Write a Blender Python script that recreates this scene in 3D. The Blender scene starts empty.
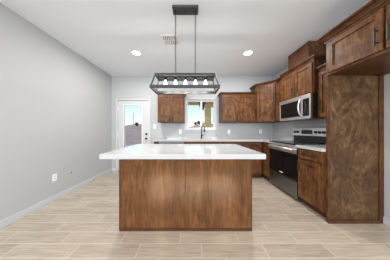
import bpy, math, random
from mathutils import Vector
random.seed(7)
S = bpy.context.scene
COL = S.collection
PI = math.pi

# ------------------------------------------------------------ camera
F = 136.0                       # focal length in pixels of the 390 px wide frame
EYE = 1.16
cam = bpy.data.cameras.new('camera')
cam.sensor_width = 36
cam.lens = F / 390 * 36
cam.shift_x = 3 / 390
cam.shift_y = -0.5 / 390
cam.clip_start = 0.02
cam.clip_end = 300
camo = bpy.data.objects.new('camera', cam)
camo.location = (0, 0, EYE)
camo.rotation_euler = (PI / 2, 0, 0)
COL.objects.link(camo)
S.camera = camo
S.view_settings.view_transform = 'Standard'
S.view_settings.look = 'None'
S.view_settings.gamma = 1
S.view_settings.use_curve_mapping = False
S.view_settings.exposure = 0.25

# ------------------------------------------------------------ sky, sun, daylight
W = bpy.data.worlds.new('sky')
S.world = W
W.use_nodes = True
wn, wl = W.node_tree.nodes, W.node_tree.links
for n in list(wn): wn.remove(n)
wo = wn.new('ShaderNodeOutputWorld'); wb = wn.new('ShaderNodeBackground')
wt = wn.new('ShaderNodeTexCoord'); ws = wn.new('ShaderNodeSeparateXYZ'); wr = wn.new('ShaderNodeValToRGB')
wl.new(wt.outputs['Generated'], ws.inputs[0]); wl.new(ws.outputs['Z'], wr.inputs[0])
wl.new(wr.outputs[0], wb.inputs[0]); wl.new(wb.outputs[0], wo.inputs[0])
e = wr.color_ramp.elements
e[0].position = 0.0; e[0].color = (0.92, 0.93, 0.93, 1)
e[1].position = 0.6; e[1].color = (0.24, 0.42, 0.78, 1)
m_ = e.new(0.07); m_.color = (0.66, 0.80, 0.95, 1)
m_ = e.new(0.20); m_.color = (0.42, 0.62, 0.90, 1)
wb.inputs[1].default_value = 1.2

def light(name, kind, loc, rot, energy, color=(1, 1, 1), **kw):
    l = bpy.data.lights.new(name, kind)
    l.energy = energy; l.color = color
    for k, v in kw.items(): setattr(l, k, v)
    o = bpy.data.objects.new(name, l)
    o.location = loc; o.rotation_euler = rot
    COL.objects.link(o)
    return o
light('sun', 'SUN', (0, 0, 20), (math.radians(25), math.radians(-52), 0), 1.5, (1, 0.95, 0.86), angle=0.01)
# daylight that comes in through the three openings in the wall behind the camera
for wx, ww in ((-1.45, 1.2), (0.0, 1.3), (1.45, 1.2)):
    light('daylight', 'AREA', (wx, -3.38, 1.72), (-PI / 2, 0, PI), 54, (0.92, 0.96, 1.0), shape='RECTANGLE', size=ww, size_y=1.2)

# ------------------------------------------------------------ materials
def mat(name, color, rough=0.5, metal=0.0, spec=0.5, coat=0.0):
    m = bpy.data.materials.new(name); m.use_nodes = True
    b = m.node_tree.nodes['Principled BSDF']
    b.inputs['Base Color'].default_value = (*color, 1)
    b.inputs['Roughness'].default_value = rough
    b.inputs['Metallic'].default_value = metal
    b.inputs['Specular IOR Level'].default_value = spec
    b.inputs['Coat Weight'].default_value = coat
    return m
def nd(m, t, **kw):
    n = m.node_tree.nodes.new(t)
    for k, v in kw.items(): setattr(n, k, v)
    return n
def lk(m, a, b): m.node_tree.links.new(a, b)

def wood(name, dark, mid, light_, scale=(12, 12, 1.5), fig=4, rough=0.4, coat=0.0, distort=1.2):
    m = mat(name, mid, rough, coat=coat, spec=0.25)
    b = m.node_tree.nodes['Principled BSDF']
    if name == 'island_veneer':
        b.inputs['IOR'].default_value = 2.05; b.inputs['Specular IOR Level'].default_value = 0.5
        b.inputs['Specular Tint'].default_value = (1, 0.64, 0.40, 1)
    tc = nd(m, 'ShaderNodeTexCoord'); mp = nd(m, 'ShaderNodeMapping')
    mp.inputs['Scale'].default_value = scale
    lk(m, tc.outputs['Object'], mp.inputs[0])
    n1 = nd(m, 'ShaderNodeTexNoise'); n1.inputs['Scale'].default_value = 3.0
    n1.inputs['Detail'].default_value = 8; n1.inputs['Roughness'].default_value = 0.65
    n1.inputs['Distortion'].default_value = distort
    lk(m, mp.outputs[0], n1.inputs['Vector'])
    n2 = nd(m, 'ShaderNodeTexNoise'); n2.inputs['Scale'].default_value = fig
    n2.inputs['Detail'].default_value = 4; n2.inputs['Distortion'].default_value = distort
    lk(m, tc.outputs['Object'], n2.inputs['Vector'])
    mx = nd(m, 'ShaderNodeMix', data_type='FLOAT'); mx.inputs[0].default_value = 0.35
    lk(m, n1.outputs[0], mx.inputs[2]); lk(m, n2.outputs[0], mx.inputs[3])
    r = nd(m, 'ShaderNodeValToRGB')
    el = r.color_ramp.elements
    el[0].position = 0.33; el[0].color = (*dark, 1)
    el[1].position = 0.70; el[1].color = (*light_, 1)
    q = el.new(0.5); q.color = (*mid, 1)
    lk(m, mx.outputs[0], r.inputs[0]); lk(m, r.outputs[0], b.inputs['Base Color'])
    bp = nd(m, 'ShaderNodeBump'); bp.inputs['Strength'].default_value = 0.06
    lk(m, n1.outputs[0], bp.inputs['Height']); lk(m, bp.outputs[0], b.inputs['Normal'])
    return m

def paint(name, color, rough=0.6, bump=0.03, sc=90):
    m = mat(name, color, rough, spec=0.3)
    b = m.node_tree.nodes['Principled BSDF']
    tc = nd(m, 'ShaderNodeTexCoord')
    n = nd(m, 'ShaderNodeTexNoise'); n.inputs['Scale'].default_value = sc; n.inputs['Detail'].default_value = 3
    lk(m, tc.outputs['Object'], n.inputs['Vector'])
    bp = nd(m, 'ShaderNodeBump'); bp.inputs['Strength'].default_value = bump; bp.inputs['Distance'].default_value = 0.01
    lk(m, n.outputs[0], bp.inputs['Height']); lk(m, bp.outputs[0], b.inputs['Normal'])
    return m

def tile_floor():
    m = mat('wood_look_tile', (0.4, 0.34, 0.27), 0.14, spec=0.6)
    b = m.node_tree.nodes['Principled BSDF']
    L, H = 0.61, 0.1565
    tc = nd(m, 'ShaderNodeTexCoord'); sp = nd(m, 'ShaderNodeSeparateXYZ')
    lk(m, tc.outputs['Object'], sp.inputs[0])
    def mth(op, a, bb=None, c=None):
        n = nd(m, 'ShaderNodeMath', operation=op)
        for i, v in enumerate((a, bb, c)):
            if v is None: continue
            if isinstance(v, (int, float)): n.inputs[i].default_value = v
            else: lk(m, v, n.inputs[i])
        return n.outputs[0]
    yy = mth('DIVIDE', mth('ADD', sp.outputs['Y'], 20 * H - 1.385 + 9 * H - 9 * H), H)
    row = mth('FLOOR', yy)
    fy = mth('FRACT', yy)
    off = mth('MULTIPLY', row, L * 0.36)
    xx = mth('DIVIDE', mth('ADD', mth('ADD', sp.outputs['X'], off), 60.0 - 0.215), L)
    colu = mth('FLOOR', xx); fx = mth('FRACT', xx)
    dx = mth('MULTIPLY', mth('MINIMUM', fx, mth('SUBTRACT', 1.0, fx)), L)
    dy = mth('MULTIPLY', mth('MINIMUM', fy, mth('SUBTRACT', 1.0, fy)), H)
    dd = mth('MINIMUM', dx, dy)
    grout = mth('LESS_THAN', dd, 0.003)
    cv = nd(m, 'ShaderNodeCombineXYZ'); lk(m, row, cv.inputs[0]); lk(m, colu, cv.inputs[1])
    wnz = nd(m, 'ShaderNodeTexWhiteNoise', noise_dimensions='3D'); lk(m, cv.outputs[0], wnz.inputs['Vector'])
    # grain: noise stretched along X, shifted per tile
    ad = nd(m, 'ShaderNodeVectorMath', operation='ADD')
    sc = nd(m, 'ShaderNodeVectorMath', operation='SCALE'); lk(m, wnz.outputs['Color'], sc.inputs[0]); sc.inputs['Scale'].default_value = 30
    lk(m, tc.outputs['Object'], ad.inputs[0]); lk(m, sc.outputs[0], ad.inputs[1])
    mp = nd(m, 'ShaderNodeMapping'); mp.inputs['Scale'].default_value = (2.2, 40, 1)
    lk(m, ad.outputs[0], mp.inputs[0])
    n1 = nd(m, 'ShaderNodeTexNoise'); n1.inputs['Scale'].default_value = 1.6; n1.inputs['Detail'].default_value = 6
    n1.inputs['Roughness'].default_value = 0.6; n1.inputs['Distortion'].default_value = 0.6
    lk(m, mp.outputs[0], n1.inputs['Vector'])
    f = mth('ADD', mth('MULTIPLY', n1.outputs[0], 0.95), mth('MULTIPLY', wnz.outputs['Value'], 0.16))
    r = nd(m, 'ShaderNodeValToRGB'); el = r.color_ramp.elements
    el[0].position = 0.25; el[0].color = (0.30, 0.235, 0.172, 1)
    el[1].position = 0.80; el[1].color = (0.56, 0.48, 0.38, 1)
    lk(m, f, r.inputs[0])
    mx = nd(m, 'ShaderNodeMix', data_type='RGBA')
    lk(m, grout, mx.inputs[0]); lk(m, r.outputs[0], mx.inputs[6]); mx.inputs[7].default_value = (0.64, 0.58, 0.48, 1)
    lk(m, mx.outputs[2], b.inputs['Base Color'])
    bp = nd(m, 'ShaderNodeBump', invert=True); bp.inputs['Strength'].default_value = 0.2; bp.inputs['Distance'].default_value = 0.002
    lk(m, grout, bp.inputs['Height']); lk(m, bp.outputs[0], b.inputs['Normal'])
    return m

def block_wall():
    m = mat('block_masonry', (0.3, 0.25, 0.22), 0.9)
    b = m.node_tree.nodes['Principled BSDF']
    tc = nd(m, 'ShaderNodeTexCoord'); mp = nd(m, 'ShaderNodeMapping'); mp.inputs['Rotation'].default_value = (PI / 2, 0, 0)
    lk(m, tc.outputs['Object'], mp.inputs[0])
    br = nd(m, 'ShaderNodeTexBrick'); br.inputs['Scale'].default_value = 1
    br.inputs['Brick Width'].default_value = 0.4; br.inputs['Row Height'].default_value = 0.2; br.inputs['Mortar Size'].default_value = 0.008
    br.inputs['Color1'].default_value = (0.50, 0.39, 0.34, 1); br.inputs['Color2'].default_value = (0.44, 0.345, 0.30, 1)
    br.inputs['Mortar'].default_value = (0.38, 0.30, 0.26, 1)
    lk(m, mp.outputs[0], br.inputs[0]); lk(m, br.outputs[0], b.inputs['Base Color'])
    return m

M = {
    'wall': paint('wall_paint', (0.475, 0.481, 0.489)),
    'ceiling': paint('ceiling_paint', (0.85, 0.88, 0.92), 0.7, 0.05, 60),
    'trim': mat('trim_paint', (0.56, 0.58, 0.60), 0.3),
    'white': mat('white_vinyl', (0.70, 0.70, 0.70), 0.35),
    'doorpaint': mat('door_paint', (0.60, 0.60, 0.595), 0.35),
    'plate': mat('plate_plastic', (0.88, 0.88, 0.88), 0.35),
    'floor': tile_floor(),
    'wood': wood('stained_wood', (0.022, 0.008, 0.0028), (0.088, 0.034, 0.012), (0.19, 0.080, 0.031)),
    'wood_door': wood('stained_door_wood', (0.028, 0.010, 0.0035), (0.118, 0.047, 0.016), (0.29, 0.13, 0.050), scale=(10, 10, 1.5), fig=6),
    'wood_island': wood('island_veneer', (0.022, 0.007, 0.002), (0.095, 0.034, 0.010), (0.24, 0.098, 0.034), scale=(9, 9, 0.9), fig=3, rough=0.13),
    'wood_panel': wood('figured_veneer', (0.028, 0.013, 0.005), (0.10, 0.053, 0.023), (0.24, 0.14, 0.07), scale=(2.0, 2.0, 1.1), fig=2.0, rough=0.4, distort=2.4),
    'wood_dark': wood('dark_edge_wood', (0.045, 0.017, 0.008), (0.085, 0.034, 0.016), (0.14, 0.06, 0.03)),
    'black': mat('matte_black_metal', (0.012, 0.012, 0.013), 0.4, 0.3),
    'iron': mat('charcoal_metal', (0.014, 0.014, 0.0145), 0.5, 0.0),
    'steel': mat('brushed_steel', (0.82, 0.82, 0.82), 0.38, 1.0),
    'darksteel': mat('dark_stainless', (0.22, 0.22, 0.225), 0.32, 1.0),
    'bglass': mat('black_glass', (0.006, 0.006, 0.007), 0.12, spec=0.35),
    'dark': mat('black_plastic', (0.015, 0.015, 0.016), 0.45),
    'ring': mat('burner_print', (0.09, 0.09, 0.09), 0.3),
    'stucco': paint('yellow_stucco', (0.85, 0.66, 0.34), 0.9, 0.3, 40),
    'stucco2': paint('pale_stucco', (0.45, 0.47, 0.42), 0.9, 0.3, 40),
    'fascia': mat('golden_beam', (0.80, 0.55, 0.20), 0.8),
    'block': block_wall(),
    'ground': paint('pale_concrete', (0.62, 0.57, 0.50), 0.9, 0.2, 15),
    'roof': mat('tan_roof', (0.50, 0.37, 0.22), 0.9),
    'shrub': paint('shrub_leaf', (0.05, 0.06, 0.035), 0.9, 0.6, 20),
}
# white quartz with a faint mottle
M['quartz'] = mat('white_quartz', (0.64, 0.64, 0.64), 0.04, spec=0.5)
def quartz(m):
    b = m.node_tree.nodes['Principled BSDF']
    tc = nd(m, 'ShaderNodeTexCoord'); n = nd(m, 'ShaderNodeTexNoise'); n.inputs['Scale'].default_value = 60; n.inputs['Detail'].default_value = 5
    r = nd(m, 'ShaderNodeValToRGB'); r.color_ramp.elements[0].color = (0.47, 0.47, 0.47, 1); r.color_ramp.elements[1].color = (0.52, 0.52, 0.52, 1)
    lk(m, tc.outputs['Object'], n.inputs['Vector']); lk(m, n.outputs[0], r.inputs[0]); lk(m, r.outputs[0], b.inputs['Base Color'])
quartz(M['quartz'])
def glass(name):
    m = bpy.data.materials.new(name); m.use_nodes = True
    ns = m.node_tree.nodes; ns.remove(ns['Principled BSDF'])
    o = ns['Material Output']
    t = ns.new('ShaderNodeBsdfTransparent'); g = ns.new('ShaderNodeBsdfGlossy'); g.inputs['Roughness'].default_value = 0.02
    fr = ns.new('ShaderNodeFresnel'); fr.inputs[0].default_value = 1.1
    mx = ns.new('ShaderNodeMixShader')
    lk(m, fr.outputs[0], mx.inputs[0]); lk(m, t.outputs[0], mx.inputs[1]); lk(m, g.outputs[0], mx.inputs[2]); lk(m, mx.outputs[0], o.inputs[0])
    return m
M['glass'] = glass('window_glass')
def emit(name, color, s):
    m = mat(name, color); b = m.node_tree.nodes['Principled BSDF']
    b.inputs['Emission Color'].default_value = (*color, 1); b.inputs['Emission Strength'].default_value = s
    return m
M['bulb'] = emit('lit_bulb', (1, 0.97, 0.93), 5)
M['lens'] = emit('lit_downlight_lens', (1, 0.99, 0.97), 5)

# ------------------------------------------------------------ mesh helpers
class MB:
    def __init__(s): s.v = []; s.f = []
    def box(s, x0, x1, y0, y1, z0, z1):
        n = len(s.v)
        s.v += [(x, y, z) for z in (z0, z1) for x, y in ((x0, y0), (x1, y0), (x1, y1), (x0, y1))]
        s.f += [tuple(n + i for i in q) for q in ((3, 2, 1, 0), (4, 5, 6, 7), (0, 1, 5, 4), (1, 2, 6, 5), (2, 3, 7, 6), (3, 0, 4, 7))]
        return s
    def prism(s, pts, z0, z1):
        n = len(s.v); k = len(pts)
        s.v += [(x, y, z0) for x, y in pts] + [(x, y, z1) for x, y in pts]
        s.f.append(tuple(n + i for i in reversed(range(k)))); s.f.append(tuple(n + k + i for i in range(k)))
        for i in range(k):
            j = (i + 1) % k
            s.f.append((n + i, n + j, n + k + j, n + k + i))
        return s
    def tube(s, path, r, seg=10, closed=False):
        P = [Vector(p) for p in path]; n0 = len(s.v); k = len(P); prev = None
        for i, p in enumerate(P):
            if closed: t = (P[(i + 1) % k] - P[i - 1]).normalized()
            else: t = (P[min(i + 1, k - 1)] - P[max(i - 1, 0)]).normalized()
            if prev is None:
                a = Vector((0, 0, 1)) if abs(t.z) < 0.9 else Vector((1, 0, 0))
                u = t.cross(a).normalized()
            else:
                u = (prev - t * prev.dot(t)).normalized()
            prev = u; w = t.cross(u)
            rr = r[i] if isinstance(r, (list, tuple)) else r
            for q in range(seg):
                a = 2 * PI * q / seg
                s.v.append(tuple(p + (u * math.cos(a) + w * math.sin(a)) * rr))
        for i in range(k if closed else k - 1):
            for q in range(seg):
                q2 = (q + 1) % seg; i2 = (i + 1) % k
                s.f.append((n0 + i * seg + q, n0 + i * seg + q2, n0 + i2 * seg + q2, n0 + i2 * seg + q))
        if not closed:
            s.f.append(tuple(n0 + q for q in reversed(range(seg))))
            s.f.append(tuple(n0 + (k - 1) * seg + q for q in range(seg)))
        return s
    def bar(s, a, b, t):
        """square bar from a to b of half thickness t"""
        return s.tube([a, b], t * 1.3, 4)
    def lathe(s, prof, c=(0, 0, 0), seg=20, axis='z'):
        n0 = len(s.v)
        for r, h in prof:
            for q in range(seg):
                a = 2 * PI * q / seg; x, y = r * math.cos(a), r * math.sin(a)
                p = (x, y, h) if axis == 'z' else ((x, h, y) if axis == 'y' else (h, x, y))
                s.v.append((p[0] + c[0], p[1] + c[1], p[2] + c[2]))
        for i in range(len(prof) - 1):
            for q in range(seg):
                q2 = (q + 1) % seg
                s.f.append((n0 + i * seg + q, n0 + i * seg + q2, n0 + (i + 1) * seg + q2, n0 + (i + 1) * seg + q))
        s.f.append(tuple(n0 + q for q in reversed(range(seg))))
        s.f.append(tuple(n0 + (len(prof) - 1) * seg + q for q in range(seg)))
        return s
    def sweep(s, path, prof):
        """moulding: prof = [(out, z)] closed loop, path = xy polyline; 'out' is to the right of travel"""
        P = [Vector((p[0], p[1])) for p in path]; k = len(P); m = len(prof); n0 = len(s.v)
        for i in range(k):
            ns = []
            if i > 0: d = (P[i] - P[i - 1]).normalized(); ns.append(Vector((d.y, -d.x)))
            if i < k - 1: d = (P[i + 1] - P[i]).normalized(); ns.append(Vector((d.y, -d.x)))
            if len(ns) == 2:
                b = (ns[0] + ns[1]).normalized(); b = b / max(0.3, b.dot(ns[0]))
            else: b = ns[0]
            for o, z in prof: s.v.append((P[i].x + b.x * o, P[i].y + b.y * o, z))
        for i in range(k - 1):
            for q in range(m):
                q2 = (q + 1) % m
                s.f.append((n0 + i * m + q, n0 + i * m + q2, n0 + (i + 1) * m + q2, n0 + (i + 1) * m + q))
        s.f.append(tuple(n0 + q for q in range(m))); s.f.append(tuple(n0 + (k - 1) * m + q for q in reversed(range(m))))
        return s
    def build(s, name, m, parent=None, bevel=0, smooth=False, loc=None):
        me = bpy.data.meshes.new(name); me.from_pydata(s.v, [], s.f)
        import bmesh
        bm = bmesh.new(); bm.from_mesh(me); bmesh.ops.recalc_face_normals(bm, faces=bm.faces); bm.to_mesh(me); bm.free()
        me.materials.append(M[m] if isinstance(m, str) else m)
        o = bpy.data.objects.new(name, me); COL.objects.link(o)
        if parent: o.parent = parent
        if loc: o.location = loc
        if smooth:
            for p in me.polygons: p.use_smooth = len(p.vertices) == 4
        if bevel:
            b = o.modifiers.new('bevel', 'BEVEL'); b.width = bevel; b.segments = 2; b.limit_method = 'ANGLE'
        return o
def thing(name, label, cat, loc, rz=0, group=None):
    o = bpy.data.objects.new(name, None); o.empty_display_size = 0.1
    o.location = loc; o.rotation_euler = (0, 0, rz); COL.objects.link(o)
    return tag(o, label, cat, group)
def tag(o, label, cat, group=None):
    o['label'] = label; o['category'] = cat
    if group: o['group'] = group
    return o
def struct(o):
    o['kind'] = 'structure'; return o
def copy_tree(o, parent=None):
    c = o.copy(); COL.objects.link(c)
    if parent: c.parent = parent
    for ch in list(o.children): copy_tree(ch, c)
    return c

# ------------------------------------------------------------ the room
XL, XR, XA, YB, YF, ZC = -2.25, 2.26, 2.37, 3.80, -3.5, 2.65
T = 0.15
# openings in the back wall
DX0, DX1, DZ1 = -2.085, -1.195, 1.985
WX0, WX1, WZ0, WZ1 = -0.185, 0.682, 1.17, 2.0
def wall_holes(holes, x0, x1, z0, z1, y0, y1):
    xs = sorted({x0, x1, *[h[0] for h in holes], *[h[1] for h in holes]})
    zs = sorted({z0, z1, *[h[2] for h in holes], *[h[3] for h in holes]})
    mb = MB()
    ix = {}
    def solid(i, k):
        if i < 0 or k < 0 or i >= len(xs) - 1 or k >= len(zs) - 1: return False
        cx, cz = (xs[i] + xs[i + 1]) / 2, (zs[k] + zs[k + 1]) / 2
        return not any(h[0] < cx < h[1] and h[2] < cz < h[3] for h in holes)
    def V(x, y, z):
        if (x, y, z) not in ix: ix[(x, y, z)] = len(mb.v); mb.v.append((x, y, z))
        return ix[(x, y, z)]
    for i in range(len(xs) - 1):
        for k in range(len(zs) - 1):
            if not solid(i, k): continue
            a, b, c, d = xs[i], xs[i + 1], zs[k], zs[k + 1]
            mb.f.append((V(a, y0, c), V(b, y0, c), V(b, y0, d), V(a, y0, d)))
            mb.f.append((V(a, y1, d), V(b, y1, d), V(b, y1, c), V(a, y1, c)))
            if not solid(i - 1, k): mb.f.append((V(a, y0, c), V(a, y0, d), V(a, y1, d), V(a, y1, c)))
            if not solid(i + 1, k): mb.f.append((V(b, y0, d), V(b, y0, c), V(b, y1, c), V(b, y1, d)))
            if not solid(i, k - 1): mb.f.append((V(a, y0, c), V(a, y1, c), V(b, y1, c), V(b, y0, c)))
            if not solid(i, k + 1): mb.f.append((V(a, y0, d), V(b, y0, d), V(b, y1, d), V(a, y1, d)))
    return mb
struct(MB().box(XL - T, XA + T, YF - T, YB + T, -0.1, 0).build('floor', 'floor'))
struct(MB().box(XL - T, XA + T, YF - T, YB + T, ZC, ZC + 0.12).build('ceiling', 'ceiling'))
struct(wall_holes([(DX0, DX1, 0, DZ1), (WX0, WX1, WZ0, WZ1)], XL - T, XA + T, 0, ZC, YB, YB + T).build('wall_back', 'wall'))
struct(MB().box(XL - T, XL, YF, YB, 0, ZC).build('wall_left', 'wall'))
struct(MB().box(XR, XA + T, 1.72, YB, 0, ZC).build('wall_right', 'wall'))
struct(MB().box(XA, XA + T, YF, 1.72, 0, ZC).build('wall_right_alcove', 'wall'))
FH = [(-2.05, -0.85, 1.08, 2.36), (-0.65, 0.65, 1.08, 2.36), (0.85, 2.05, 1.08, 2.36)]
struct(wall_holes(FH, XL - T, XA + T, 0, ZC, YF - T, YF).build('wall_front', 'wall'))
for i, h in enumerate(FH):
    w = MB().box(h[0], h[1], YF - 0.10, YF - 0.05, h[2], h[2] + 0.05).box(h[0], h[1], YF - 0.10, YF - 0.05, h[3] - 0.05, h[3])
    w.box(h[0], h[0] + 0.05, YF - 0.10, YF - 0.05, h[2], h[3]).box(h[1] - 0.05, h[1], YF - 0.10, YF - 0.05, h[2], h[3])
    wo_ = struct(w.build('window_%d' % (i + 2), 'white'))
    MB().box(h[0] + 0.05, h[1] - 0.05, YF - 0.08, YF - 0.075, h[2] + 0.05, h[3] - 0.05).build('pane', 'glass', wo_)
BBH = 0.085
def bb(name, mb): return struct(mb.build(name, 'trim', bevel=0.003))
bb('baseboard_left', MB().box(XL, XL + 0.014, YF, YB, 0, BBH))
bb('baseboard_back', MB().box(XL + 0.014, DX0 - 0.035, YB - 0.014, YB, 0, BBH).box(DX1 + 0.035, -0.91, YB - 0.014, YB, 0, BBH))
bb('baseboard_right', MB().box(XA - 0.014, XA, YF, 1.68, 0, BBH))

# back door (full light) with frame
trm = MB()
trm.box(DX0 - 0.035, DX0 + 0.012, YB - 0.016, YB + 0.10, 0, DZ1 - 0.012).box(DX1 - 0.012, DX1 + 0.035, YB - 0.016, YB + 0.10, 0, DZ1 - 0.012)
trm.box(DX0 - 0.035, DX1 + 0.035, YB - 0.016, YB + 0.10, DZ1 - 0.012, DZ1 + 0.03)
struct(trm.build('trim_1', 'doorpaint', bevel=0.003))
gx0, gx1, gz0, gz1 = -1.902, -1.408, 0.24, 1.838
sx0, sx1, sz1 = DX0 + 0.016, DX1 - 0.016, DZ1 - 0.016
dr = struct(wall_holes([(gx0, gx1, gz0, gz1)], sx0, sx1, 0.012, sz1, YB + 0.012, YB + 0.055).build('door_1', 'doorpaint', bevel=0.002))
fr = MB()
for (a, b, c, d) in ((gx0 - 0.03, gx0 + 0.004, gz0 - 0.03, gz1 + 0.03), (gx1 - 0.004, gx1 + 0.03, gz0 - 0.03, gz1 + 0.03),
                     (gx0 + 0.004, gx1 - 0.004, gz0 - 0.03, gz0 + 0.004), (gx0 + 0.004, gx1 - 0.004, gz1 - 0.004, gz1 + 0.03)):
    fr.box(a, b, YB + 0.002, YB + 0.012, c, d)
fr.build('glazing_frame', 'white', dr, bevel=0.003)
MB().box(gx0, gx1, YB + 0.030, YB + 0.036, gz0, gz1).build('door_glass', 'glass', dr)
hx = (146.3 - 192) / 35.8
MB().lathe([(0.026, 0), (0.026, -0.008), (0.012, -0.012), (0.012, -0.035), (0.024, -0.045), (0.027, -0.058), (0.018, -0.068)], (hx, YB + 0.012, 0.905), axis='y').build('door_handle', 'black', dr, smooth=True)
MB().lathe([(0.030, 0), (0.030, -0.012), (0.022, -0.018), (0.020, -0.022)], (hx, YB + 0.012, 1.035), axis='y').box(hx - 0.004, hx + 0.004, YB - 0.03, YB - 0.008, 1.02, 1.05).build('deadbolt', 'black', dr, smooth=True)
for z in (1.73, 0.99, 0.25):
    MB().tube([(sx0 - 0.004, YB + 0.004, z - 0.05), (sx0 - 0.004, YB + 0.004, z + 0.05)], 0.008, 8).build('hinge', 'steel', dr)
struct(MB().box(DX0, DX1, YB + 0.0, YB + T, 0.0, 0.011).build('trim_2', 'iron'))

# window over the sink
yw = YB + 0.06
wf = MB()
fx0, fx1, fz0, fz1 = WX0, WX1, WZ0, WZ1
gl, gr_, gb, gt = -0.115, 0.612, 1.215, 1.952
wf.box(fx0, gl, yw, yw + 0.06, fz0, fz1).box(gr_, fx1, yw, yw + 0.06, fz0, fz1).box(gl, gr_, yw, yw + 0.06, fz0, gb).box(gl, gr_, yw, yw + 0.06, gt, fz1)
win = struct(wf.build('window_1', 'white', bevel=0.003))
MB().box(0.232, 0.292, yw - 0.006, yw + 0.05, gb, gt).build('window_mullion', 'white', win, bevel=0.002)
MB().box(gl, 0.232, yw + 0.03, yw + 0.035, gb, gt).build('pane', 'glass', win)
MB().box(0.292, gr_, yw + 0.02, yw + 0.025, gb, gt).build('pane', 'glass', win)
MB().box(0.235, 0.245, yw - 0.018, yw - 0.006, 1.50, 1.60).build('latch', 'white', win)
cs = MB().box(WX0 - 0.02, WX0, YB - 0.008, YB + 0.0, WZ0 - 0.02, WZ1 + 0.02).box(WX1, WX1 + 0.02, YB - 0.008, YB, WZ0 - 0.02, WZ1 + 0.02)
cs.box(WX0, WX1, YB - 0.008, YB, WZ1, WZ1 + 0.02).box(WX0, WX1, YB - 0.012, YB, WZ0 - 0.02, WZ0)
struct(cs.build('trim_3', 'white'))

# ------------------------------------------------------------ cabinets
def shaker(mb, x0, x1, z0, z1, yf, t=0.02, rail=0.055, rec=0.013):
    """shaker front: frame with a recessed centre panel; yf = front face (local, -y is out)"""
    if x1 - x0 < 0.2: rail = min(rail, (x1 - x0) * 0.28)
    rz = min(rail, (z1 - z0) * 0.28)
    a, b, c, d = x0 + rail, x1 - rail, z0 + rz, z1 - rz
    n = len(mb.v)
    bv = 0.003
    rings = [[(x0, z0), (x1, z0), (x1, z1), (x0, z1)], [(a, c), (b, c), (b, d), (a, d)], [(a + bv, c + bv), (b - bv, c + bv), (b - bv, d - bv), (a + bv, d - bv)]]
    ys = [yf, yf, yf + rec]
    for rg, y in zip(rings, ys): mb.v += [(x, y, z) for x, z in rg]
    mb.v += [(x, yf + t, z) for x, z in rings[0]]
    for r in range(2):
        for i in range(4):
            j = (i + 1) % 4
            mb.f.append((n + r * 4 + i, n + r * 4 + j, n + r * 4 + 4 + j, n + r * 4 + 4 + i))
    mb.f.append((n + 8, n + 9, n + 10, n + 11))
    for i in range(4):
        j = (i + 1) % 4
        mb.f.append((n + 12 + i, n + 12 + j, n + j, n + i))
    mb.f.append((n + 15, n + 14, n + 13, n + 12))
    return mb
def pull(x, z, yf, L=0.15, horiz=False):
    mb = MB(); h = L / 2; o = 0.032
    if horiz:
        mb.tube([(x - h, yf - o, z), (x + h, yf - o, z)], 0.006, 8)
        for q in (-0.7, 0.7): mb.tube([(x + q * h, yf, z), (x + q * h, yf - o, z)], 0.005, 8)
    else:
        mb.tube([(x, yf - o, z - h), (x, yf - o, z + h)], 0.0075, 8)
        for q in (-0.7, 0.7): mb.tube([(x, yf, z + q * h), (x, yf - o, z + q * h)], 0.005, 8)
    return mb
def crown_prof(z0, z1, p):
    h = z1 - z0
    return [(0, z0), (0.012, z0), (0.012, z0 + h * 0.2), (0.004, z0 + h * 0.22), (p * 0.3, z0 + h * 0.34), (p * 0.42, z0 + h * 0.5), (p * 0.75, z0 + h * 0.70), (p * 0.70, z0 + h * 0.74), (p, z0 + h * 0.80), (p, z1), (0, z1)]
def fronts(t, specs, yf, wm='wood_door'):
    for s in specs:
        kind, x0, x1, z0, z1 = s[:5]
        o = shaker(MB(), x0, x1, z0, z1, yf).build('drawer' if kind == 'drawer' else 'door', wm, t)
        if len(s) > 5 and s[5]:
            hx_, hz_ = s[5]
            pull(hx_, hz_, yf, horiz=(kind == 'drawer')).build('handle', 'black', o)

# --- wall cabinets on the back wall
def wall_cab(label, x0, x1, z0, z1, crown_z, specs, loc_y, rz, depth, crown_path, group='wall cabinets', wm='wood_door', zroot=None, loc=None, p=0.045):
    t = thing('wall_cabinet', label, 'cabinet', loc, rz, group)
    w = x1 - x0
    MB().box(0, w, -depth + 0.02, 0, 0, z1 - z0).build('body', 'wood', t, bevel=0.002)
    fronts(t, specs, -depth, wm)
    if crown_path:
        MB().sweep(crown_path, crown_prof(z1 - z0 - 0.004, crown_z - z0, p)).build('crown_molding', 'wood_dark' if False else 'wood', t)
    return t
G = 0.002
# left of the window
x0, x1 = -0.883, -0.199; w = x1 - x0
wall_cab('two-door brown wall cabinet left of the window, behind the pendant light', x0, x1, 1.345, 2.06, 2.11,
         [('door', 0.02, w / 2 - 0.003, 0.02, 0.695, (w / 2 - 0.035, 0.11)), ('door', w / 2 + 0.003, w - 0.02, 0.02, 0.695, (w / 2 + 0.035, 0.11))],
         0, 0, 0.33, [(0, -0.002), (0, -0.31), (w, -0.31), (w, -0.002)], loc=(x0, YB - 0.002, 1.345))
# right of the window
x0, x1 = 0.755, 1.645; w = x1 - x0
wall_cab('low two-door brown wall cabinet on the back wall between window and corner cabinet', x0, x1, 1.345, 2.06, 2.11,
         [('door', 0.02, 0.425, 0.02, 0.695, (0.39, 0.11)), ('door', 0.431, 0.836, 0.02, 0.695, (0.466, 0.11))],
         0, 0, 0.33, [(0, -0.002), (0, -0.31), (w, -0.31)], loc=(x0, YB - 0.002, 1.345))
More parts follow.
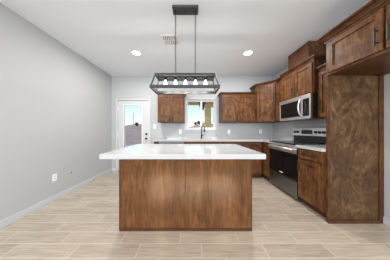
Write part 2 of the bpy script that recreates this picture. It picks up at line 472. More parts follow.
# diagonal corner cabinet, root at the wall corner
cx, cy = XR - 0.002, YB - 0.002
t = thing('corner_wall_cabinet', 'taller brown diagonal wall cabinet filling the back right corner', 'cabinet', (cx, cy, 1.345))
A = 0.608; D = 0.315; h = 0.905
ptsc = [(0, 0), (-A, 0), (-A, -D), (-D, -A), (0, -A)]
MB().prism(list(reversed(ptsc)), 0, h).build('body', 'wood', t, bevel=0.002)
L = math.hypot(A - D, A - D)
dd = MB(); shaker(dd, 0.025, L - 0.025, 0.02, h - 0.02, -0.02)
do = dd.build('door', 'wood_door', t); do.location = (-A, -D, 0); do.rotation_euler = (0, 0, -PI / 4)
pull(L - 0.055, 0.13, -0.02).build('handle', 'black', do)
MB().sweep([(-A, -0.003), (-A, -D), (-D, -A)], crown_prof(h - 0.004, h + 0.06, 0.05)).build('crown_molding', 'wood', t)
# right wall helpers: local +x runs towards the camera; place(d) gives the root
def rroot(d, z): return (XR - 0.002, d, z)
RZ = -PI / 2
def rcab(label, d0, d1, z0, z1, cz, face, specs, path=True, name='wall_cabinet', p=0.05):
    w = d1 - d0
    t = thing(name, label, 'cabinet', rroot(d1, z0), RZ, 'wall cabinets')
    dep = XR - 0.002 - face
    MB().box(0, w, -dep + 0.02, 0, 0, z1 - z0).build('body', 'wood', t, bevel=0.002)
    fronts(t, specs, -dep)
    return t, w, dep
# narrow filler cabinet
t, w, dep = rcab('very narrow brown wall cabinet between the corner cabinet and the microwave cabinet', 2.905, 3.188, 1.345, 2.25, 2.31, 1.955,
                 [('door', 0.02, 0.262, 0.02, 0.885)])
MB().sweep([(0.0, -dep + 0.02), (w, -dep + 0.02)], crown_prof(0.901, 0.965, 0.05)).build('crown_molding', 'wood', t)
# microwave cabinet
MD0, MD1 = 2.135, 2.903
t, w, dep = rcab('brown two-door wall cabinet above the microwave', MD0, MD1, 1.74, 2.25, 2.31, 1.895,
                 [('door', 0.02, 0.38, 0.02, 0.49, (0.345, 0.12)), ('door', 0.388, 0.748, 0.02, 0.49, (0.423, 0.12))])
MB().sweep([(0.0, -dep + 0.02), (w, -dep + 0.02), (w, -0.003)], crown_prof(0.506, 0.57, 0.05)).build('crown_molding', 'wood', t)
# boxed vent duct on top
t = thing('vent_duct_box', 'plain brown wooden box boxing in the vent duct above the microwave cabinet', 'box', (XR - 0.002, 2.76, 2.2505), RZ)
MB().box(0, 0.48, -0.30, 0, 0, 0.3985).build('body', 'wood', t)
MB().box(-0.002, 0.012, -0.304, -0.29, 0.0, 0.398).build('corner_strip', 'wood', t)
MB().box(0.468, 0.482, -0.304, -0.29, 0, 0.398).build('corner_strip', 'wood', t)
# cabinet right of the microwave
t, w, dep = rcab('brown wall cabinet squeezed between the microwave and the tall fridge panel', 1.712, 2.130, 1.335, 2.06, 2.12, 1.965,
                 [('door', 0.02, 0.398, 0.02, 0.705, (0.055, 0.20))])
MB().sweep([(0.0, -dep + 0.02), (w, -dep + 0.02)], crown_prof(0.721, 0.79, 0.045)).build('crown_molding', 'wood', t)
MB().box(0.0, 0.03, -dep + 0.005, -dep + 0.019, 0, 0.72).build('face_frame', 'wood', t)

# tall fridge panel
t = thing('fridge_side_panel', 'tall plain brown swirl-grained wooden end panel standing on the floor at right', 'panel', (XA - 0.002, 1.69, 0))
wp = XA - 0.002 - 1.685
MB().box(-wp, 0, 0, 0.02, 0.0, 1.829).build('panel', 'wood_panel', t)
MB().box(-wp - 0.002, -wp + 0.028, -0.004, 0.02, 0, 1.829).build('front_edge', 'wood', t, bevel=0.002)
MB().box(-0.055, -0.0, -0.014, 0.0, 0.0, 1.829).build('scribe_strip', 'wood', t, bevel=0.002)
MB().box(-wp + 0.0, -0.055, -0.016, 0.0, 0.0, 0.04).build('base_trim', 'wood_dark', t)
# cabinet over the fridge space
FD0, FD1 = 0.78, 1.708
t = thing('fridge_cabinet', 'large brown two-door cabinet high at right, spanning the empty fridge space', 'cabinet', (XA - 0.002, FD1, 1.83), RZ, None)
w = FD1 - FD0; dep = XA - 0.002 - 1.665
MB().box(0, w, -dep + 0.02, 0, 0, 0.42).build('body', 'wood', t, bevel=0.002)
fronts(t, [('door', 0.035, 0.520, 0.03, 0.395, (0.490, 0.16)), ('door', 0.541, w - 0.02, 0.03, 0.395, (0.575, 0.16))], -dep)
MB().sweep([(0.0, -0.003), (0.0, -dep + 0.02), (w, -dep + 0.02)], crown_prof(0.405, 0.50, 0.062)).build('crown_molding', 'wood', t)

# --- base cabinets
def base_body(t, w, dep, toe=0.075, h=0.878, left=0, parent_m='wood'):
    MB().box(0, w, -dep + 0.02, 0, 0.10, h).build('body', parent_m, t, bevel=0.002)
    MB().box(0, w, -dep + 0.02 + toe, -0.01, 0, 0.10).build('toe_kick', 'wood_dark', t)
yb = YB - 0.002
# narrow end panel left of the dishwasher
t = thing('base_end_panel', 'slim dark brown end panel of the back counter left of the dishwasher', 'panel', (-0.895, yb, 0))
MB().box(0, 0.10, -0.60, 0, 0.0, 0.878).build('panel', 'wood', t, bevel=0.002)
# dishwasher
t = thing('dishwasher', 'dark stainless dishwasher under the back counter behind the island', 'dishwasher', (-0.780, yb, 0))
MB().box(0, 0.6, -0.56, 0, 0.10, 0.874).build('body', 'dark', t)
MB().box(0.004, 0.596, -0.605, -0.561, 0.11, 0.79).build('door', 'darksteel', t, bevel=0.004)
MB().box(0.004, 0.596, -0.605, -0.561, 0.795, 0.872).build('control_panel', 'darksteel', t, bevel=0.003)
MB().tube([(0.05, -0.64, 0.76), (0.55, -0.64, 0.76)], 0.009, 8).tube([(0.08, -0.605, 0.76), (0.08, -0.64, 0.76)], 0.007, 8).tube([(0.52, -0.605, 0.76), (0.52, -0.64, 0.76)], 0.007, 8).build('handle', 'steel', t)
MB().box(0.0, 0.6, -0.52, -0.01, 0, 0.10).build('toe_kick', 'dark', t)
# sink base
x0, x1 = -0.178, 0.740; w = x1 - x0
t = thing('base_cabinet', 'brown two-door sink base cabinet below the window', 'cabinet', (x0, yb, 0), 0, 'base cabinets along the walls')
MB().box(0, w, -0.59, -0.57, 0.10, 0.878).box(0, 0.02, -0.57, 0, 0.1, 0.878).box(w - 0.02, w, -0.57, 0, 0.1, 0.878).box(0.02, w - 0.02, -0.57, 0, 0.1, 0.12).build('body', 'wood', t)
MB().box(0, w, -0.515, -0.01, 0, 0.10).build('toe_kick', 'wood_dark', t)
shaker(MB(), 0.02, w - 0.02, 0.71, 0.86, -0.61).build('false_drawer_front', 'wood_door', t)
fronts(t, [('door', 0.02, w / 2 - 0.003, 0.12, 0.695, (w / 2 - 0.035, 0.60)), ('door', w / 2 + 0.003, w - 0.02, 0.12, 0.695, (w / 2 + 0.035, 0.60))], -0.61)
# right of sink
x0, x1 = 0.742, 1.655; w = x1 - x0
t = thing('base_cabinet', 'brown base cabinet in the back row right of the island, next to the corner', 'cabinet', (x0, yb, 0), 0, 'base cabinets along the walls')
base_body(t, w, 0.61)
fronts(t, [('drawer', 0.02, 0.45, 0.71, 0.86, (0.235, 0.785)), ('drawer', 0.46, w - 0.03, 0.71, 0.86, (0.67, 0.785)),
           ('door', 0.02, 0.45, 0.12, 0.695, (0.41, 0.60)), ('door', 0.46, w - 0.03, 0.12, 0.695, (0.50, 0.60))], -0.61)
# corner unit on right wall up to range
t = thing('base_cabinet', 'brown base cabinet filling the corner left of the range', 'cabinet', rroot(yb, 0), RZ, 'base cabinets along the walls')
w = yb - 2.925
MB().box(0, w, -0.58, 0, 0.10, 0.878).build('body', 'wood', t, bevel=0.002)
MB().box(0, w, -0.52, -0.01, 0, 0.10).build('toe_kick', 'wood_dark', t)
MB().box(0.62, w, -0.60, -0.581, 0.12, 0.86).build('filler', 'wood_door', t)
# between range and panel
t = thing('base_cabinet', 'brown base cabinet with one drawer over one door, right of the range', 'cabinet', rroot(2.145, 0), RZ, 'base cabinets along the walls')
w = 2.145 - 1.712; dep = XR - 0.002 - 1.655
base_body(t, w, dep)
fronts(t, [('drawer', 0.022, w - 0.02, 0.725, 0.865, (w / 2, 0.795)), ('door', 0.022, w - 0.02, 0.12, 0.71, (0.06, 0.60))], -dep)

# ------------------------------------------------------------ worktops
CT0, CT1 = 0.8785, 0.92
SX0, SX1, SY0, SY1 = -0.09, 0.53, 3.29, 3.66
t = thing('countertop', 'white L-shaped quartz countertop running along the back wall and corner', 'countertop', (0, YB, CT0))
mb = MB()
def cbox(x0, x1, y0, y1): mb.box(x0, x1, y0 - YB, y1 - YB, 0, CT1 - CT0)
# one slab with a sink hole: cells share no gap
cells = []
xs = [-0.915, SX0, SX1, 1.635, XR - 0.002]; ys = [2.922, 3.155, SY0, SY1, yb]
V = {}
def vv(x, y, z):
    k = (x, y, z)
    if k not in V: V[k] = len(mb.v); mb.v.append((x, y - YB, z))
    return V[k]
def sol(i, j):
    if i < 0 or j < 0 or i > 3 or j > 3: return False
    if j == 0 and i < 3: return False
    if i == 1 and j == 2: return False
    return True
H = CT1 - CT0
for i in range(4):
    for j in range(4):
        if not sol(i, j): continue
        a, b, c, d = xs[i], xs[i + 1], ys[j], ys[j + 1]
        mb.f.append((vv(a, c, H), vv(b, c, H), vv(b, d, H), vv(a, d, H)))
        mb.f.append((vv(a, d, 0), vv(b, d, 0), vv(b, c, 0), vv(a, c, 0)))
        if not sol(i - 1, j): mb.f.append((vv(a, c, 0), vv(a, c, H), vv(a, d, H), vv(a, d, 0)))
        if not sol(i + 1, j): mb.f.append((vv(b, d, 0), vv(b, d, H), vv(b, c, H), vv(b, c, 0)))
        if not sol(i, j - 1): mb.f.append((vv(b, c, 0), vv(b, c, H), vv(a, c, H), vv(a, c, 0)))
        if not sol(i, j + 1): mb.f.append((vv(a, d, 0), vv(a, d, H), vv(b, d, H), vv(b, d, 0)))
mb.build('slab', 'quartz', t, bevel=0.003)
bs = MB().prism([(-0.915, -0.02), (XR - 0.022, -0.02), (XR - 0.022, 2.922 - YB), (XR - 0.002, 2.922 - YB), (XR - 0.002, -0.002), (-0.915, -0.002)], H + 0.0005, H + 0.10)
bs.build('backsplash', 'quartz', t, bevel=0.002)
t = thing('countertop', 'short white quartz countertop between the range and the tall panel', 'countertop', rroot(2.145, CT0), RZ)
MB().box(0, 2.145 - 1.712, -(XR - 0.002 - 1.63), 0, 0, H).build('slab', 'quartz', t, bevel=0.003)
MB().box(0, 2.145 - 1.712, -0.02, 0, H + 0.0005, H + 0.10).build('backsplash', 'quartz', t, bevel=0.002)

# sink and faucet
t = thing('sink', 'stainless undermount sink set in the back counter below the window', 'sink', ((SX0 + SX1) / 2, (SY0 + SY1) / 2, 0.66))
sw, sd = (SX1 - SX0) / 2 + 0.008, (SY1 - SY0) / 2 + 0.008
b = MB().box(-sw, sw, -sd, sd, 0, 0.006).box(-sw, -sw + 0.006, -sd, sd, 0.006, 0.2175).box(sw - 0.006, sw, -sd, sd, 0.006, 0.2175)
b.box(-sw + 0.006, sw - 0.006, -sd, -sd + 0.006, 0.006, 0.2175).box(-sw + 0.006, sw - 0.006, sd - 0.006, sd, 0.006, 0.2175)
b.build('basin', 'steel', t)
MB().lathe([(0.045, 0.006), (0.045, 0.010), (0.03, 0.010), (0.028, 0.007)], (0, 0, 0)).build('drain', 'darksteel', t)
t = thing('faucet', 'matte black gooseneck faucet in front of the window', 'faucet', (0.262, 3.72, CT1 + 0.0005))
MB().lathe([(0.028, 0), (0.028, 0.008), (0.018, 0.014), (0.016, 0.10), (0.014, 0.105)]).build('base', 'black', t, smooth=True)
path = [(0, 0, 0.10), (0, 0, 0.20)]
ang = math.radians(-55)
for k in range(13):
    a = PI - PI * k / 12
    rr = 0.06
    u = rr + rr * math.cos(a); zz = 0.275 + rr * math.sin(a)
    path.append((u * math.cos(ang), u * math.sin(ang), zz))
path.append((2 * 0.06 * math.cos(ang), 2 * 0.06 * math.sin(ang), 0.245))
MB().tube(path, 0.0115, 12).build('spout', 'black', t, smooth=True)
ex, ey = 0.12 * math.cos(ang), 0.12 * math.sin(ang)
MB().lathe([(0.012, 0.25), (0.018, 0.238), (0.019, 0.185), (0.014, 0.175)], (ex, ey, 0)).build('spray_head', 'black', t, smooth=True)
MB().tube([(0.01, 0, 0.075), (0.045, -0.01, 0.085), (0.10, -0.03, 0.105)], [0.010, 0.008, 0.006], 10).build('handle', 'black', t, smooth=True)

# ------------------------------------------------------------ island
IX0, IX1, IY0, IY1 = -0.829, 0.683, 1.554, 2.165
t = thing('kitchen_island', 'brown stained wooden kitchen island base of two wide panels, centre of the room', 'kitchen island', ((IX0 + IX1) / 2, IY0, 0))
hw = (IX1 - IX0) / 2; hz = 0.878
MB().box(-hw + 0.012, hw - 0.012, 0.012, IY1 - IY0 - 0.02, 0.0, hz).build('body', 'wood', t)
sx = (185.5 - 192) / 87.5 - (IX0 + IX1) / 2
MB().box(-hw, sx - 0.0015, 0, 0.012, 0.03, hz).build('back_panel', 'wood_island', t, bevel=0.0015)
MB().box(sx + 0.0015, hw, 0, 0.012, 0.03, hz).build('back_panel', 'wood_island', t, bevel=0.0015)
MB().box(-hw - 0.003, -hw + 0.010, -0.003, IY1 - IY0 - 0.02, 0, hz).build('side_panel', 'wood', t, bevel=0.001)
MB().box(hw - 0.010, hw + 0.003, -0.003, IY1 - IY0 - 0.02, 0, hz).build('side_panel', 'wood', t, bevel=0.001)
MB().box(-hw + 0.010, hw - 0.010, -0.008, 0.012, 0.0, 0.028).build('base_trim', 'wood_dark', t, bevel=0.003)
for k, sg in enumerate((-1, 1)):
    xa, xb = (-hw + 0.03, -0.004) if sg < 0 else (0.004, hw - 0.03)
    o = MB(); shaker(o, -xb, -xa, 0.12, hz - 0.02, -0.02)
    ob = o.build('door', 'wood_door', t); ob.location = (0, IY1 - IY0 - 0.02, 0); ob.rotation_euler = (0, 0, PI)
    pull(-xb + 0.05 if sg < 0 else -xa - 0.05, 0.74, -0.02).build('handle', 'black', ob)
t = thing('island_countertop', 'thick white polished quartz slab on top of the brown island', 'countertop', ((99.2 + 266.2) / 2 / 106 - 192 / 106, 1.283, 0.8785))
tw = (266.2 - 99.2) / 106 / 2
MB().box(-tw, tw, 0, 0.905, 0, 0.0485).build('slab', 'quartz', t, bevel=0.003)

# ------------------------------------------------------------ range
RD0, RD1 = 2.150, 2.918
t = thing('range', 'freestanding stainless electric range with black glass oven door between the base cabinets', 'oven', rroot(RD1, 0), RZ)
w = RD1 - RD0; fx = XR - 0.002 - 1.665      # depth to the front face of the body
MB().box(0.002, w - 0.002, -fx + 0.04, -0.01, 0.035, 0.905).build('body', 'darksteel', t)
MB().box(0, w, -fx - 0.01, -0.075, 0.906, 0.925).build('cooktop', 'bglass', t, bevel=0.003)
for bx_, by_, r in ((0.19, -0.45, 0.10), (0.57, -0.45, 0.085), (0.19, -0.21, 0.075), (0.57, -0.21, 0.10)):
    ps = [(bx_ + r * math.cos(2 * PI * q / 28), by_ + r * math.sin(2 * PI * q / 28), 0.9255) for q in range(28)]
    MB().tube(ps, 0.0015, 4, True).build('burner_ring', 'ring', t)
MB().box(0.0, w, -fx - 0.012, -fx + 0.03, 0.860, 0.905).build('front_rail', 'steel', t, bevel=0.003)
od = MB().box(0.003, w - 0.003, -fx - 0.005, -fx + 0.038, 0.335, 0.857).build('oven_door', 'bglass', t, bevel=0.004)
MB().box(0.003, w - 0.003, -fx - 0.008, -fx - 0.0052, 0.765, 0.857).build('door_top_band', 'steel', od)
MB().box(0.09, w - 0.09, -fx - 0.0065, -fx - 0.0052, 0.43, 0.73).build('oven_window', 'bglass', od)
MB().box(w / 2 - 0.045, w / 2 + 0.045, -fx - 0.0065, -fx - 0.0052, 0.362, 0.378).build('badge', 'plate', od)
MB().tube([(0.03, -fx - 0.045, 0.83), (w - 0.03, -fx - 0.045, 0.83)], 0.013, 12).box(0.04, 0.06, -fx - 0.04, -fx - 0.008, 0.82, 0.84).box(w - 0.06, w - 0.04, -fx - 0.04, -fx - 0.008, 0.82, 0.84).build('handle', 'steel', od, smooth=True)
MB().box(0.003, w - 0.003, -fx - 0.005, -fx + 0.038, 0.055, 0.328).build('storage_drawer', 'darksteel', t, bevel=0.004)
for q in (0.04, w - 0.04):
    for yy_ in (-fx + 0.09, -0.06):
        MB().lathe([(0.018, 0.0), (0.018, 0.02), (0.01, 0.035)], (q, yy_, 0)).build('foot', 'dark', t)
cp = MB().box(0, w, -0.075, -0.012, 0.926, 1.04).build('lower_backguard', 'dark', t, bevel=0.002)
cp = MB().box(0, w, -0.095, -0.012, 1.04, 1.185).build('control_panel', 'steel', t, bevel=0.006)
for q in (0.07, 0.145, w - 0.22, w - 0.145, w - 0.07):
    MB().lathe([(0.024, -0.095), (0.022, -0.118), (0.016, -0.122)], (q, 0, 1.112), axis='y').build('knob', 'black', cp, smooth=True)
MB().box(0.235, 0.475, -0.098, -0.0952, 1.075, 1.155).build('display', 'bglass', cp)

# ------------------------------------------------------------ microwave
t = thing('microwave', 'stainless over-the-range microwave with curved handle mounted under a cabinet', 'microwave', rroot(MD1 - 0.006, 1.335), RZ)
w = MD1 - MD0 - 0.012; md = XR - 0.002 - 1.862; mh = 0.403
MB().box(0, w, -md + 0.035, -0.0, 0.012, mh).build('body', 'dark', t, bevel=0.002)
MB().box(0.01, w - 0.01, -md + 0.02, -0.02, 0.0, 0.012).build('bottom_vent', 'darksteel', t)
fo = MB()
# stainless frame with a window hole and control strip
def holes_local(mb_, holes, x0, x1, z0, z1, y0, y1):
    q = wall_holes(holes, x0, x1, z0, z1, y0, y1); return q
fo = holes_local(None, [(0.03, 0.565, 0.05, mh - 0.07), (0.605, w - 0.022, 0.045, mh - 0.07)], 0, w, 0.004, mh - 0.002, -md, -md + 0.034)
dm = fo.build('door', 'steel', t, bevel=0.002)
MB().box(0.03, 0.565, -md + 0.004, -md + 0.03, 0.05, mh - 0.07).build('door_window', 'bglass', dm)
MB().box(0.605, w - 0.022, -md + 0.002, -md + 0.03, 0.045, mh - 0.07).build('control_panel', 'bglass', t)
pth = []
for k in range(13):
    u = k / 12; zz = 0.05 + u * (mh - 0.10)
    pth.append((0.583, -md - 0.006 - 0.05 * math.sin(PI * u) ** 0.8, zz))
MB().tube(pth, 0.013, 10).build('handle', 'steel', dm, smooth=True)

# ------------------------------------------------------------ pendant light
PX, PY = -0.081, 1.682
t = thing('pendant_light', 'long charcoal metal cage pendant with five lit bulbs above the island', 'pendant light', (PX, PY, 1.635))
MB().box(-0.157, 0.157, -0.058, 0.058, ZC - 1.635 - 0.028, ZC - 1.635 - 0.0005).build('canopy', mat('canopy_grey', (0.05, 0.05, 0.051), 0.5), t, bevel=0.002)
for q in (-0.123, 0, 0.123):
    MB().lathe([(0.006, 0), (0.010, -0.004), (0.008, -0.012), (0.003, -0.016)], (q, 0, ZC - 1.635 - 0.028), seg=12).build('canopy_screw', 'black', t)
ztop = 0.187
B = [(-0.393, -0.13), (0.393, -0.13), (0.393, 0.13), (-0.393, 0.13)]
U = [(-0.350, -0.085), (0.350, -0.085), (0.350, 0.085), (-0.350, 0.085)]
fm = MB(); bt = 0.009
z_ = 0
fm.box(-0.4, 0.4, -0.143, -0.119, 0, 0.034).box(-0.4, 0.4, 0.119, 0.143, 0, 0.034).box(-0.4, -0.376, -0.119, 0.119, 0, 0.034).box(0.376, 0.4, -0.119, 0.119, 0, 0.034)
fm.box(-0.355, 0.355, -0.093, -0.077, ztop - 0.030, ztop).box(-0.355, 0.355, 0.077, 0.093, ztop - 0.030, ztop).box(-0.355, -0.339, -0.077, 0.077, ztop - 0.030, ztop).box(0.339, 0.355, -0.077, 0.077, ztop - 0.030, ztop)
for b_, u_ in zip(B, U): fm.bar((b_[0], b_[1], 0.013), (u_[0], u_[1], ztop - 0.012), 0.007)
fm.build('cage_frame', 'iron', t)
MB().box(-0.339, 0.339, -0.016, 0.016, ztop - 0.022, ztop - 0.002).build('lamp_rail', 'iron', t)
for q in (-0.123, 0.123):
    ch = MB(); z = ztop - 0.002; k = 0; zt = ZC - 1.635 - 0.030
    n = int((zt - z) / 0.021) + 1; st = (zt - z) / n
    for k in range(n):
        zc = z + st * (k + 0.5)
        ps = []
        for j in range(12):
            a = 2 * PI * j / 12
            u, v = 0.008 * math.cos(a), (st * 0.62) * math.sin(a)
            ps.append((q + u, 0, zc + v) if k % 2 else (q, u, zc + v))
        ch.tube(ps, 0.0026, 5, True)
    ch.build('chain', 'black', t)
for k in range(5):
    q = -0.248 + 0.124 * k
    so = MB().lathe([(0.019, ztop - 0.022), (0.019, ztop - 0.05), (0.015, ztop - 0.054)], (q, 0, 0), seg=14).build('socket', 'black', t, smooth=True)
    zb = ztop - 0.054
    MB().lathe([(0.012, zb), (0.013, zb - 0.012), (0.017, zb - 0.030), (0.021, zb - 0.048), (0.022, zb - 0.058), (0.018, zb - 0.074), (0.009, zb - 0.084), (0.002, zb - 0.087)], (q, 0, 0), seg=16).build('bulb', 'bulb', so, smooth=True)
    pl = bpy.data.lights.new('bulb_light', 'POINT'); pl.energy = 2.2; pl.color = (1, 0.96, 0.90); pl.shadow_soft_size = 0.02
    po = bpy.data.objects.new('bulb_light', pl); po.location = (q, 0, zb - 0.112); COL.objects.link(po); po.parent = t

# ------------------------------------------------------------ ceiling fittings
def downlight(x, y, label, power=12):
    t = thing('recessed_light', label, 'ceiling light', (x, y, ZC - 0.0005), 0, 'recessed ceiling lights')
    ps = [(0.078 * math.cos(2 * PI * q / 32), 0.078 * math.sin(2 * PI * q / 32), -0.004) for q in range(32)]
    MB().tube(ps, 0.0048, 6, True).build('trim_ring', 'plate', t, smooth=True)
    MB().lathe([(0.073, -0.001), (0.071, -0.005), (0.05, -0.007)], seg=28).build('lens', 'lens', t)
    l = bpy.data.lights.new('lamp', 'AREA'); l.shape = 'DISK'; l.size = 0.16; l.energy = power; l.color = (1, 0.985, 0.96)
    o = bpy.data.objects.new('lamp', l); o.location = (0, 0, -0.012); COL.objects.link(o); o.parent = t
for dy_ in (0.35, -1.7):  # unseen downlights, added to brighten the near ceiling and floor
    for dx_ in (-1.08, 1.09):
        downlight(dx_, dy_, 'added recessed ceiling light out of view, nearer than the pendant, over the open floor')
downlight(-1.082, 2.645, 'lit round recessed ceiling light left of the pendant', 24)
downlight(1.09, 2.645, 'lit round recessed ceiling light right of the pendant, near the vent duct box', 24)
t = thing('ceiling_vent', 'small square white louvered ceiling vent beside the left pendant chain', 'vent', (-0.357, 2.27, ZC - 0.0005))
q = 0.13
MB().box(-q, q, -q, -q + 0.022, -0.008, 0).box(-q, q, q - 0.022, q, -0.008, 0).box(-q, -q + 0.022, -q + 0.022, q - 0.022, -0.008, 0).box(q - 0.022, q, -q + 0.022, q - 0.022, -0.008, 0).build('frame', 'plate', t, bevel=0.002)
MB().box(-q + 0.022, q - 0.022, -q + 0.022, q - 0.022, -0.002, -0.0005).build('backing', mat('vent_shadow_grey', (0.16, 0.16, 0.16), 0.8), t)
sl = MB()
sl.box(-0.108, 0.108, -0.006, 0.006, -0.008, -0.002).box(-0.006, 0.006, -0.108, 0.108, -0.008, -0.002)
for sx_, sy_, hor in ((-1, -1, 0), (1, -1, 1), (-1, 1, 1), (1, 1, 0)):
    for k in range(3):
        c = 0.028 + 0.030 * k
        if hor: sl.box(min(sx_ * 0.006, sx_ * 0.108), max(sx_ * 0.006, sx_ * 0.108), sy_ * c - 0.008, sy_ * c + 0.008, -0.007, -0.004)
        else: sl.box(sx_ * c - 0.008, sx_ * c + 0.008, min(sy_ * 0.006, sy_ * 0.108), max(sy_ * 0.006, sy_ * 0.108), -0.007, -0.004)
sl.build('louvers', 'plate', t)

# ------------------------------------------------------------ outlets and switches
def outlet(loc, rz, label, switch=False):
    t = thing('light_switch' if switch else 'wall_outlet', label, 'switch' if switch else 'outlet', loc, rz, None if switch else 'wall outlets')
    MB().box(-0.036, 0.036, -0.006, -0.0005, -0.058, 0.058).build('cover_plate', 'plate', t, bevel=0.003)
    if switch: MB().box(-0.017, 0.017, -0.009, -0.006, -0.033, 0.033).build('rocker', 'white', t, bevel=0.001)
    else:
        for z in (-0.02, 0.02):
            o = MB().lathe([(0.016, -0.006), (0.0155, -0.008)], (0, 0, z), axis='y', seg=16).build('receptacle', 'white', t)
            MB().box(-0.007, -0.005, -0.0086, -0.008, z - 0.003, z + 0.006).box(0.005, 0.007, -0.0086, -0.008, z - 0.003, z + 0.006).build('slots', 'dark', o)
def bx(px): return (px - 192) / 35.8
outlet((bx(154.8), YB, EYE + 0.085), 0, 'white light switch on the back wall between the door and the left wall cabinet', True)
outlet((bx(180.2), YB, EYE - 0.06), 0, 'white outlet on the back wall above the dishwasher, left of the window')
outlet((bx(229), YB, EYE - 0.06), 0, 'white outlet on the back wall just right of the window')
outlet((bx(260.5), YB, EYE - 0.06), 0, 'white outlet on the back wall near the right corner')
outlet((XL, 2.225, 0.375), PI / 2, 'white outlet low on the bare left wall')
t = thing('door_stop', 'small grey spring door stop on the left baseboard', 'door stop', (XL + 0.0145, 3.0, 0.05))
MB().lathe([(0.012, 0), (0.012, 0.006), (0.006, 0.010), (0.006, 0.055), (0.010, 0.058), (0.010, 0.072)], axis='x', seg=12).build('spring', 'steel', t, smooth=True)
MB().lathe([(0.011, 0.072), (0.011, 0.085)], axis='x', seg=12).build('rubber_tip', 'dark', t)
t = thing('cable_stub', 'tiny dark cable stub low on the left wall beyond the outlet', 'cable', (XL + 0.0005, 2.53, 0.36))
MB().lathe([(0.008, 0), (0.008, 0.008), (0.004, 0.012), (0.004, 0.02)], axis='x', seg=10).build('stub', 'dark', t)

# ------------------------------------------------------------ outside
struct(MB().box(-40, 40, YB + T, 60, -0.12, -0.02).build('ground_outside', 'ground'))
struct(MB().box(-5, 5, YB + T, 7.4, -0.02, 0.0).build('patio_slab', 'ground'))
struct(MB().box(-5.15, -0.55, 10.5, 10.7, -0.02, 1.43).build('garden_wall', 'block'))
t = thing('patio_cover', 'yellow stucco patio cover with square column outside the window', 'patio roof', (0, 6.8, 0))
MB().box(-5, 3.5, YB + T + 0.002 - 6.8, 0.30, 2.66, 2.80).build('roof_slab', 'stucco', t)
MB().box(-5, 3.5, -0.12, 0.16, 2.40, 2.66).build('beam', 'fascia', t)
MB().box(0.64, 0.94, -0.15, 0.15, 0.0, 2.40).build('column', 'stucco', t)
MB().prism([(0.5, -0.17), (1.08, -0.17), (1.08, 0.17), (0.5, 0.17)], 2.28, 2.40).build('column_capital', 'stucco', t)
t = thing('neighbor_wall', 'pale greenish stucco house wall seen at the right edge of the window', 'wall', (1.75, 9.6, -0.02))
MB().box(-0.22, 2.5, 0, 0.3, 0, 2.5).build('wall_face', 'stucco2', t)
t = thing('patio_lantern', 'black lantern hanging under the patio cover outside the window', 'lantern', (0.385, 5.3, 2.66))
MB().lathe([(0.05, 0), (0.05, -0.02), (0.006, -0.03), (0.006, -0.36), (0.05, -0.42), (0.155, -0.46), (0.155, -0.48)], seg=12).build('stem', 'black', t)
ln = MB()
for a in range(4):
    an = PI / 4 + a * PI / 2
    ln.bar((0.14 * math.cos(an), 0.14 * math.sin(an), -0.47), (0.075 * math.cos(an), 0.075 * math.sin(an), -0.72), 0.008)
ln.lathe([(0.08, -0.71), (0.08, -0.73), (0.03, -0.75)], seg=12)
ln.build('cage', 'black', t)
MB().lathe([(0.125, -0.48), (0.075, -0.71)], seg=12).build('lantern_glass', mat('smoked_glass', (0.03, 0.028, 0.025), 0.3), t)
t = thing('utility_pole', 'thin grey pole rising beyond the garden wall, seen through the door glass', 'pole', (-(192 - 133.3) / F * 22, 22, -0.02))
MB().tube([(0, 0, 0), (0, 0, 3.9)], [0.07, 0.05], 8).build('mast', mat('pole_grey', (0.35, 0.36, 0.38), 0.8), t)
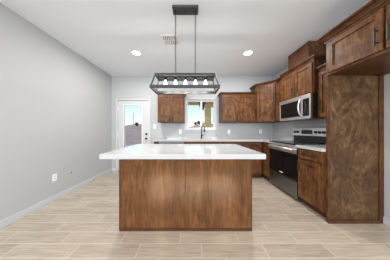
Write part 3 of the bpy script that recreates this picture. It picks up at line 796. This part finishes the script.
def shrub(x, y, r, label, h=None):
    t = thing('shrub', label, 'shrub', (x, y, -0.02), 0, 'shrubs beyond the yard')
    mb = MB()
    random.seed(int(abs(x) * 100))
    hh = h or 1.5
    mb2 = MB().tube([(0, 0, 0), (0.02, 0, hh * 0.6)], [0.06, 0.04], 8); mb2.build('trunk', 'fascia', t)
    prof = []
    for k in range(9):
        a = PI * k / 8
        prof.append((max(0.01, r * math.sin(a) * random.uniform(0.85, 1.15)), hh - r * math.cos(a) * 0.9))
    mb.lathe(prof, seg=14)
    mb.v = [(vx * random.uniform(0.85, 1.12), vy * random.uniform(0.85, 1.12), vz + random.uniform(-0.05, 0.05)) for vx, vy, vz in mb.v]
    mb.build('foliage', 'shrub', t)
shrub(-(192 - 136.7) / F * 14, 14, 0.19, 'dark round shrub poking above the garden wall, seen through the door', 1.72)
# neighbouring house with a low roof, seen through the left window pane
t = thing('neighbor_house', 'tan gabled outbuilding beyond the window, seen in its left pane', 'house', (1.6, 16, -0.02))
n = MB(); n.v = [(x, y, z) for y in (0, 5) for x, z in ((-2.2, 0), (2.2, 0), (2.2, 1.27), (0, 2.03), (-2.2, 1.27))]
n.f = [(0, 1, 2, 3, 4), (9, 8, 7, 6, 5), (0, 4, 9, 5), (1, 6, 7, 2), (0, 5, 6, 1), (2, 7, 8, 3), (3, 8, 9, 4)]
n.build('walls', 'stucco', t)
for sg in (-1, 1):
    n = MB(); n.v = [(x * sg, y, z + e_) for e_ in (0.0, 0.06) for x, y, z in ((0, -0.15, 2.04), (2.35, -0.15, 1.23), (2.35, 5.1, 1.23), (0, 5.1, 2.04))]
    n.f = [(0, 1, 2, 3), (7, 6, 5, 4), (0, 4, 5, 1), (1, 5, 6, 2), (2, 6, 7, 3), (3, 7, 4, 0)]
    n.build('roof_slope', 'roof', t)
shrub(3.5 * 23 / F, 23, 0.26, 'dark shrub beyond the tan gabled outbuilding, left of the other one', 2.2)
shrub(7.0 * 23.5 / F, 23.8, 0.32, 'dark shrub beyond the tan gabled outbuilding, beside the window mullion', 2.4)
t = thing('neighbor_house', 'long low pale house on the horizon seen through the door glass', 'house', (-14, 34, -0.02))
MB().box(-4, 3.5, 0, 6, 0, 1.9).build('walls', 'stucco2', t)
n = MB(); n.v = [(-4.5, -0.4, 1.85), (4, -0.4, 1.85), (4, 6.4, 1.85), (-4.5, 6.4, 1.85), (-1.5, 3, 2.7), (1, 3, 2.7)]
n.f = [(0, 1, 5, 4), (1, 2, 5), (2, 3, 4, 5), (3, 0, 4), (3, 2, 1, 0)]
n.build('roof', 'roof', t)
